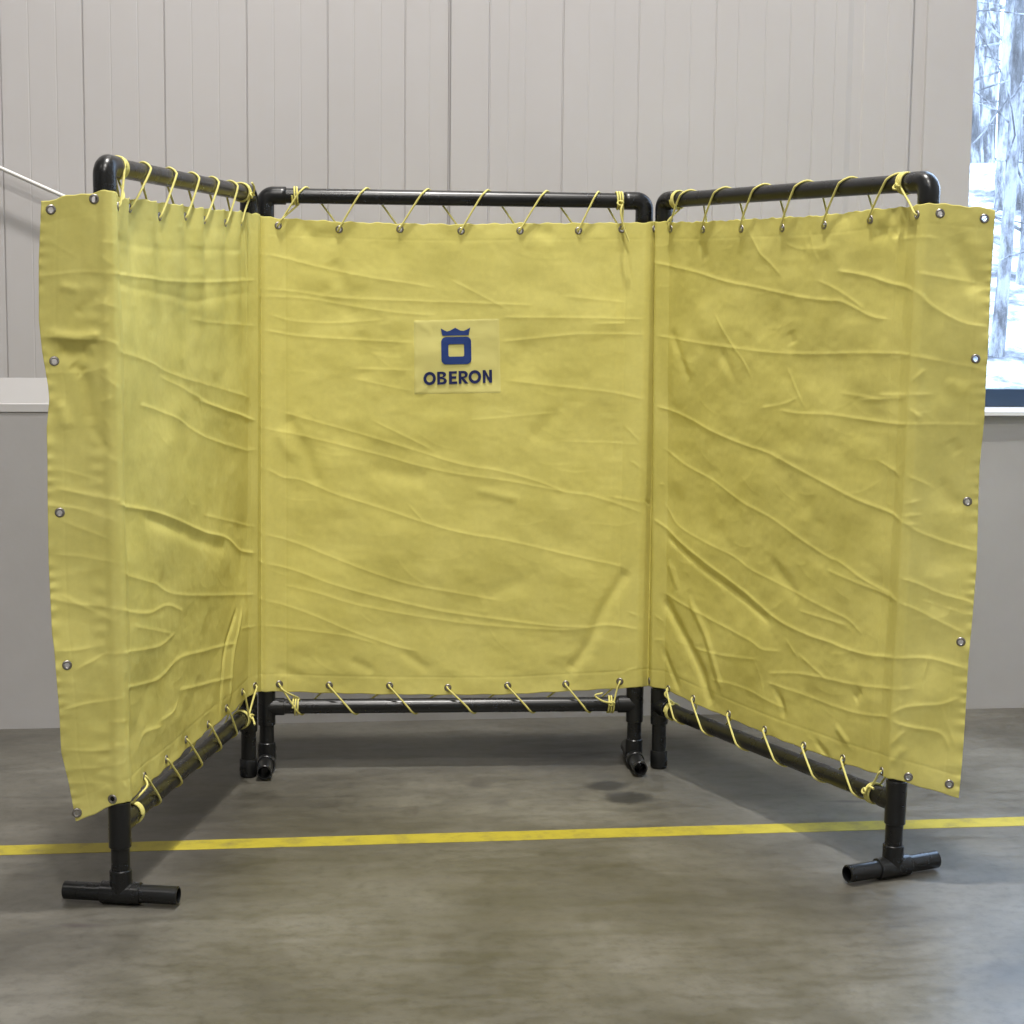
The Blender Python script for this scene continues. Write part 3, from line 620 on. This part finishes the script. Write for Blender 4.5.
def crease(w,a,pts):
    fine=w<6.5; w=w/1000.*(.72 if fine else 1); a=a/1000.*(.48 if fine else .8); P=np.array([q[:2] for q in catmull([(*q,0) for q in pts],.012)]) if len(pts)>2 else np.array(pts); pad=(.035 if fine else 4*w)
    i0,i1=np.searchsorted(GS,[P[:,0].min()-pad,P[:,0].max()+pad]); j0,j1=np.searchsorted(GZ,[P[:,1].min()-pad,P[:,1].max()+pad])
    S=SS[i0:i1,j0:j1]; Z=ZZ[i0:i1,j0:j1]
    if S.size==0: return
    best=np.full(S.shape,1e9); sd=np.zeros(S.shape); tt=np.zeros(S.shape)
    seg=np.diff(P,axis=0); L=np.hypot(*seg.T); cum=np.concatenate([[0],np.cumsum(L)])
    for k in range(len(seg)):
        if L[k]<1e-6: continue
        t=np.clip(((S-P[k,0])*seg[k,0]+(Z-P[k,1])*seg[k,1])/L[k]**2,0,1)
        dx=S-P[k,0]-t*seg[k,0]; dz=Z-P[k,1]-t*seg[k,1]; d=np.hypot(dx,dz)
        sg=np.sign(seg[k,0]*dz-seg[k,1]*dx) if abs(seg[k,0])>abs(seg[k,1])*.3 and seg[k,0]>0 else np.sign(dx)
        if seg[k,0]<0 and abs(seg[k,0])>abs(seg[k,1])*.3: sg=-np.sign(seg[k,0]*dz-seg[k,1]*dx)
        m_=d<best; best=np.where(m_,d,best); sd=np.where(m_,sg*d,sd); tt=np.where(m_,cum[k]+t*L[k],tt)
    tl=min(.03,cum[-1]*.3); tap=np.clip(np.minimum(tt,cum[-1]-tt)/tl+.25,0,1)
    wv=1+.25*np.sin(tt*90+P[0,0]*40)+.15*np.sin(tt*37)
    if fine:
        wl=np.where(sd>0,1.3*w,2.5*w); q_=np.sqrt(best**2+(.0011)**2)-.0011; h=np.exp(-q_/wl)
        h*=.75+.25*wv
    else: h=np.exp(-.5*(best/w)**2)
    CR[i0:i1,j0:j1]+=a*h*tap
for w,a,pts in CREASES: crease(w,a,pts)
# many fine secondary wrinkles, mostly slanting down to the right like the long ones
rg=random.Random(4)
for k in range(300):
    s0=rg.uniform(-.11,SLEN+.12); z0_=rg.uniform(.28,1.74); L_=rg.uniform(.03,.16); an=rg.gauss(-.22,.35)
    crease(rg.uniform(2.4,4.5),rg.uniform(.3,.95),[(s0,z0_),(s0+L_*.5*math.cos(an),z0_+L_*.5*math.sin(an)),(s0+L_*math.cos(an+.15),z0_+L_*math.sin(an+.15))])
DISP+=CR*(1-.85*inpatch)*np.clip((postdist-.0)/.05+.35,0,1)
DISP=np.where(inpatch>0,DISP*(1-.0*inpatch),DISP)
# hems: stitched grooves and puckers along the edges
def groove_at(dist,w=.0022,a=-.0009): return a*np.exp(-.5*(dist/w)**2)
DISP+=groove_at(ZZ-zbot-.058,.0022,-.0005)+groove_at(ztop-ZZ-.052,.0022,-.0003)
sL=np.interp(ZZ,[q[0] for q in SIDE_L],[q[1] for q in SIDE_L]); sR=np.interp(ZZ,[q[0] for q in SIDE_R],[q[1] for q in SIDE_R])
eL=SS-sL; eR=sR-SS
for e_,ph_ in ((eL,0),(eR,1)):
    DISP+=groove_at(e_-.040,.0022,-.0004)*(e_<.1)+np.where(e_<.05,1,0)*.0016*np.sin(ZZ*170+3*np.sin(ZZ*23+ph_))*np.exp(-np.clip(e_,0,1)/.012)
for a_s in (.062,1.235,1.43,2.515,2.735,3.80): DISP+=groove_at(SS-a_s,.002,-.0007)
DISP+=.0012*np.sin(ZZ*120+4*np.sin(ZZ*17))*np.exp(-.5*((SS-(-.012))/.012)**2)
def bil(G,s,z):
    s=np.asarray(s,float); z=np.asarray(z,float)
    u=np.clip((s-GS[0])/GST,0,len(GS)-1.001); w=np.clip((z-GZ[0])/GST,0,len(GZ)-1.001); i=u.astype(int); j=w.astype(int); fu=u-i; fw=w-j
    return (G[i,j]*(1-fu)+G[i+1,j]*fu)*(1-fw)+(G[i,j+1]*(1-fu)+G[i+1,j+1]*fu)*fw
def ext_plan(s,z):
    x,y=plan(np.clip(s,-FLAP,SLEN+FLAP),z); return x,y
# the flaps curl a little, as free cloth does
def curl(s,z):
    l=np.clip(-s,0,1); r=np.clip(s-SLEN,0,1)
    return l*(.10*np.sin((z-.3)*4.2)+.05*np.sin(z*11+1))+r*(.05*np.sin((z-.2)*3.6+1.)+.03*np.sin(z*10))
def surf(s,z,off=0.):
    x,y=ext_plan(s,z); nx,ny=nrm(s); d=bil(DISP,s,z)+curl(s,z)+off
    return np.stack([x+nx*d,y+ny*d,np.asarray(z,float)+0*x],-1)
def frame_at(s,z):
    e=.009; p=surf(s,z); a=surf(s+e,z)-surf(s-e,z); b_=surf(s,z+e)-surf(s,z-e); a/=np.linalg.norm(a); n=np.cross(a,b_); n/=np.linalg.norm(n); b_=np.cross(n,a)
    return p,a,b_,n
curt=empty('safety_curtain',(-.15,5.2,.25)); tag(curt,'large yellow canvas curtain with blue emblem laced across the three pipe frames','curtain')
allg=[g for k in GROMMETS for g in GROMMETS[k]]
NS=int((SLEN+.31)/.0029); NZ=540
A=np.linspace(-.14,SLEN+.17,NS); Bv=np.linspace(0,1,NZ)
AA,BB=np.meshgrid(A,Bv,indexing='ij')
def edge(T,s): return np.interp(s,T[:,0],T[:,1])
s_nom=np.where(AA<0,AA*.93,np.where(AA>SLEN,SLEN+(AA-SLEN)*.93,AA)); s_bot=np.where(AA<0,AA*.61,np.where(AA>SLEN,SLEN+(AA-SLEN)*.87,AA))
zt=edge(TE,s_nom)+.0015*np.sin(s_nom*70)+.001*np.sin(s_nom*151); zb=edge(BE,s_bot)+.001*np.sin(s_nom*64+1)
Z=zb+BB*(zt-zb)
sl_=np.interp(Z,[q[0] for q in SIDE_L],[q[1] for q in SIDE_L]); sr_=np.interp(Z,[q[0] for q in SIDE_R],[q[1] for q in SIDE_R])
S=np.where(AA<0,AA/.14*-sl_,np.where(AA>SLEN,SLEN+(AA-SLEN)/.17*(sr_-SLEN),AA))
Pt=surf(S,Z).reshape(-1,3)
fi=(np.arange(NS-1)[:,None]*NZ+np.arange(NZ-1)[None,:]).reshape(-1)
F=np.stack([fi,fi+NZ,fi+NZ+1,fi+1],1)
Sc=(S[:-1,:-1]+S[1:,1:])/2; Zc=(Z[:-1,:-1]+Z[1:,1:])/2; keep=np.ones(Sc.shape,bool)
for gs,gz_ in allg: keep&=((Sc-gs)**2+(Zc-gz_)**2)>.0086**2
F=F[keep.reshape(-1)]
me=bpy.data.meshes.new('canvas'); org=np.array(curt.location)
me.vertices.add(len(Pt)); me.vertices.foreach_set('co',(Pt-org).astype(np.float32).ravel())
me.loops.add(F.size); me.loops.foreach_set('vertex_index',F.astype(np.int32).ravel())
me.polygons.add(len(F)); me.polygons.foreach_set('loop_start',np.arange(0,F.size,4,dtype=np.int32)); me.polygons.foreach_set('use_smooth',np.ones(len(F),bool))
me.update(calc_edges=True); me.validate(); me.materials.append(M['canvas'])
cv=bpy.data.objects.new('canvas',me); COL.objects.link(cv); cv.parent=curt
so=cv.modifiers.new('thickness','SOLIDIFY'); so.thickness=.0011; so.offset=0
# eyelets
gm=MB(); gm.lathe((0,0,0),(0,0,1),[(-.0022,.0064),(-.0030,.0088),(-.0016,.0121),(.0016,.0121),(.0032,.0088),(.0024,.0064)],24,closed=True)
gproto=None
for gs,gz_ in allg:
    p,a,b_,n=frame_at(gs,gz_)
    if gproto is None:
        me=bpy.data.meshes.new('grommet'); me.from_pydata(gm.v,[],gm.f); me.materials.append(M['grommet']); me.polygons.foreach_set('use_smooth',[True]*len(me.polygons)); gproto=me
    o=bpy.data.objects.new('grommet',gproto); COL.objects.link(o); o.parent=curt
    o.matrix_local=Matrix.Translation(Vector(p-org))@Matrix(np.stack([a,b_,n],1).tolist()).to_4x4()
    o['label']='metal grommet'
# sewn patch with emblem and name
def patch_sz(u,v):      # u right, v up, 0..1 inside the patch
    c=np.array(PATCH); tl,tr_,br,bl=c; return (bl*(1-u)+br*u)*(1-v)+(tl*(1-u)+tr_*u)*v
nu,nv_=56,48; v=[];f=[]
for i in range(nu+1):
    for j in range(nv_+1):
        u_,w_=i/nu,j/nv_; s_,z_=patch_sz(u_,w_); ed=min(u_,1-u_,w_,1-w_)
        puck=.0007*math.exp(-ed/.05)*math.sin(22*u_+9*w_)+.0004*math.exp(-ed/.03)
        diag=.0014*math.exp(-((w_-.33*u_*2)/.05)**2)*(u_<.16)+.0014*math.exp(-(((1-w_)-.8*u_)/.05)**2)*(u_<.2)*.8
        v.append(surf(s_,z_,.0012 if 0<ed else .0004)+0 if False else surf(s_,z_,(.0011+abs(puck)+diag) if ed>0 else .0002))
for i in range(nu):
    for j in range(nv_): k=i*(nv_+1)+j; f.append((k,k+nv_+1,k+nv_+2,k+1))
mb=MB(); mb.add(v,f); patch=mb.build('logo_patch',M['patch'],curt,angle=60)
PO=parent_origin(curt)
def psurf(px,py,off):    # px,py in patch units (0..1)
    s_,z_=patch_sz(px,py); return surf(s_,z_,off)
# photograph detail of the patch: x 0..100 across, y 0..100 down
X0,X1,Y0,Y1=115.,855.,165.,802.
def PU(x,y): return ((x-X0)/(X1-X0),1-(y-Y0)/(Y1-Y0))
def poly_mesh(polys,name,m,parent,off):
    """fills each polygon (outer, holes) and lays it on the patch"""
    import bmesh
    bm=bmesh.new()
    for loops in polys:
        es=[]
        for lp in loops:
            q=[bm.verts.new((x,y,0)) for x,y in lp]; es+=[bm.edges.new((q[i],q[(i+1)%len(q)])) for i in range(len(q))]
        bmesh.ops.triangle_fill(bm,use_beauty=True,edges=es)
    bmesh.ops.subdivide_edges(bm,edges=[e for e in bm.edges if e.calc_length()>12],cuts=3,use_grid_fill=False)
    bmesh.ops.triangulate(bm,faces=bm.faces)
    for q in bm.verts: q.co=Vector(psurf(*PU(q.co.x,q.co.y),off))-PO
    bmesh.ops.recalc_face_normals(bm,faces=bm.faces)
    me=bpy.data.meshes.new(name); bm.to_mesh(me); bm.free(); me.materials.append(m)
    o=bpy.data.objects.new(name,me); COL.objects.link(o); o.parent=parent; 
    sd=o.modifiers.new('t','SOLIDIFY'); sd.thickness=.0007; sd.offset=0
    return o
def rrect(x0,y0,x1,y1,r,n=7):
    out=[]
    for cx,cy,a0 in ((x1-r,y0+r,-90),(x1-r,y1-r,0),(x0+r,y1-r,90),(x0+r,y0+r,180)):
        for k in range(n): a=math.radians(a0+90*k/(n-1)); out.append((cx+r*math.cos(a),cy+r*math.sin(a)))
    return out
def ell(cx,cy,rx,ry,n=28): return [(cx+rx*math.cos(2*math.pi*k/n),cy+ry*math.sin(2*math.pi*k/n)) for k in range(n)]
crown=[(348,240),(378,258),(402,268),(425,262),(472,238),(515,262),(543,266),(570,256),(601,238),(592,272),(586,303),(362,303),(355,272)]
poly_mesh([[crown],[rrect(350,315,606,548,42),rrect(411,377,545,482,12)]],'emblem',M['ink'],patch,.0030)
poly_mesh([[[ (x,y) for x,y in rrect(358,303.5,590,308,1,3)]]],'emblem_underline',M['patch'],patch,.0030) if False else None
# lettering, each glyph sheared slightly upward to the right as sewn
def sh(pts): return [(x,y-(x-195)*.022) for x,y in pts]
def rot(lp): return sh(lp)
T,Bm,W=612,722,27
def Dl(x,y0,y1,w,k=9):  # outline of a B/R bowl, right side
    ry=(y1-y0)/2; return [(x+w*math.sin(math.pi*t/(k-1)),(y0+y1)/2-ry*math.cos(math.pi*t/(k-1))) for t in range(k)]
Ls=[]
Ls.append([rot(ell(248,667,53,57)),rot(ell(248,667,28,32))])
B_out=[(312,T)]+Dl(352,T,664,36)+Dl(356,664,Bm,38)+[(312,Bm)]
Ls.append([rot(B_out),rot([(336,632)]+Dl(350,632,655,13,6)+[(336,655)]),rot([(336,676)]+Dl(353,676,702,16,6)+[(336,702)])])
Ls.append([rot([(412,T),(480,T),(480,634),(437,634),(437,655),(474,655),(474,677),(437,677),(437,700),(482,700),(482,Bm),(412,Bm)])])
Ls.append([rot([(494,T)]+Dl(535,T,676,38)+[(540,677),(578,Bm),(548,Bm),(518,681),(518,Bm),(494,Bm)]),rot([(518,634)]+Dl(534,634,660,14,6)+[(518,660)])])
Ls.append([rot(ell(632,667,54,57)),rot(ell(632,667,29,32))])
Ls.append([rot([(700,T),(722,T),(755,678),(755,T),(779,T),(779,Bm),(757,Bm),(723,655),(723,Bm),(700,Bm)])])
for lp in Ls: poly_mesh([lp],'letter',M['ink_dark'],patch,.0030)

# ---------------------------------------------------------------- lacing cords
RW=RPI+.0036; RC=.0031
def lace(a,b,zr,gr,top,label,coils,extra=()):
    A_,B_=axis_pt(a,zr),axis_pt(b,zr); L=np.linalg.norm(B_-A_); d=(B_-A_)/L; n=V3(perp(unit(d[:2]),1),0); up=np.array([0,0,1.])
    cen=lambda al,th: A_+d*al+n*RW*math.cos(th)+up*RW*math.sin(th)     # point on the rail: th 0 = room side, 90 deg = top
    sgn=1 if top else -1; pts=[]
    al=[float(np.dot(surf(s_,z_)-A_,d)) for s_,z_ in gr]
    c0,c1=coils
    # opening coils
    def wraps(a0,a1,turns,dirn=1,t0=0.):
        K=int(turns*14); return [cen(a0+(a1-a0)*k/K,t0+dirn*2*math.pi*turns*k/K) for k in range(K+1)]
    pts+=wraps(c0,c0+.018,2.25,-sgn,0)
    for i,(s_,z_) in enumerate(gr):
        g=surf(s_,z_); nn=frame_at(s_,z_)[3]
        if i==0: pts+=[g+nn*.016+ (A_+d*c0-g)*.25]
        else: pts+=[g-nn*.020+up*sgn*.012-d*.008]
        pts+=[g-nn*.004,g+nn*.007+up*sgn*.003]
        if i<len(gr)-1:
            st=al[i+1]-al[i]; k0=al[i]
            for fr,th in ((.30,-8),(.38,35),(.455,90),(.52,135),(.60,180),(.68,215)): pts.append(cen(k0+fr*st,math.radians(th)*sgn))
    g=surf(*gr[-1]); pts+=[g+frame_at(*gr[-1])[3]*.012+(B_*0+A_+d*c1-g)*.35]
    pts+=wraps(c1,c1-.02,2.5,sgn,math.radians(-30)*sgn)
    # knot and loose tail
    e=cen(c1-.01,math.radians(-20)*sgn)+n*.004
    for k in range(9):
        t=k/8*2*math.pi; pts.append(e+d*.009*math.cos(t)+up*.007*math.sin(t)+n*(.003+.003*math.sin(2*t)))
    for q in extra: pts.append(e+d*q[0]+n*q[1]+up*q[2])
    mb=MB(); mb.sweep(catmull(pts,.0045),RC,9); o=mb.build('lacing_cord',M['cord'],angle=80)
    tag(o,label,'cord','yellow cords lacing the canvas to the rails'); return o
LL=1.22
lace('L1','L2',HT,GROMMETS['topP'],True,'yellow lacing cord spiralling round the top rail of the left frame',(.075,LL-.075),[(-.03,.02,.02),(-.055,.02,.035)])
lace('L1','L2',HB,GROMMETS['botP'],False,'yellow lacing cord spiralling round the bottom rail of the left frame',(.09,LL-.085),[(-.02,.02,-.02)])
lace('C1','C2',HT,GROMMETS['topC'][:7],True,'yellow lacing cord spiralling round the top rail of the middle frame',(.085,LL-.09),[(.0,.015,-.03),(.012,.016,-.08),(.028,.014,-.12)])
lace('C1','C2',HB,GROMMETS['botC'][:7],False,'yellow lacing cord spiralling round the bottom rail of the middle frame',(.085,LL-.085),[(-.03,.01,.01),(-.055,.006,.028),(-.03,.008,.036)])
lace('R1','R2',HT,GROMMETS['topR'],True,'yellow lacing cord spiralling round the top rail of the right frame',(.072,LL-.066),[])
lace('R1','R2',HB,GROMMETS['botR'],False,'yellow lacing cord spiralling round the bottom rail of the right frame',(.075,LL-.085),[(.03,.01,.02),(.05,.012,.02)])

# ---------------------------------------------------------------- light
def lamp(x,y,w,r=.22,col=(1,.96,.91),z=ZC-.25):
    l=bpy.data.lights.new('high_bay_lamp','AREA'); l.shape='DISK'; l.size=2*r; l.energy=w; l.color=col
    o=bpy.data.objects.new('high_bay_lamp',l); o.location=(x,y,z); COL.objects.link(o)
for x,y,w in LAMPS: lamp(x,y,w)
wd=bpy.data.worlds.new('overcast_sky'); bpy.context.scene.world=wd; wd.use_nodes=True
wd.node_tree.nodes['Background'].inputs[0].default_value=(.59,.765,1.05,1); wd.node_tree.nodes['Background'].inputs[1].default_value=SKY
# ---------------------------------------------------------------- camera
cd=bpy.data.cameras.new('camera'); cd.sensor_width=36; cd.sensor_fit='HORIZONTAL'; cd.lens=F_PX*36/1024; cd.clip_start=.05; cd.clip_end=200
co=bpy.data.objects.new('camera',cd); COL.objects.link(co)
mw=Matrix(np.stack([RI,UP,-FW],1).tolist()).to_4x4(); mw.translation=Vector((0,0,CAMH)); co.matrix_world=mw
sc=bpy.context.scene; sc.camera=co
sc.view_settings.view_transform='Standard'; sc.view_settings.look='None'; sc.view_settings.gamma=1; sc.view_settings.use_curve_mapping=False
sc.view_settings.exposure=EXPO
sc.cycles.use_denoising=True; sc.cycles.max_bounces=8; sc.cycles.diffuse_bounces=4; sc.cycles.transparent_max_bounces=12; sc.cycles.sample_clamp_indirect=6
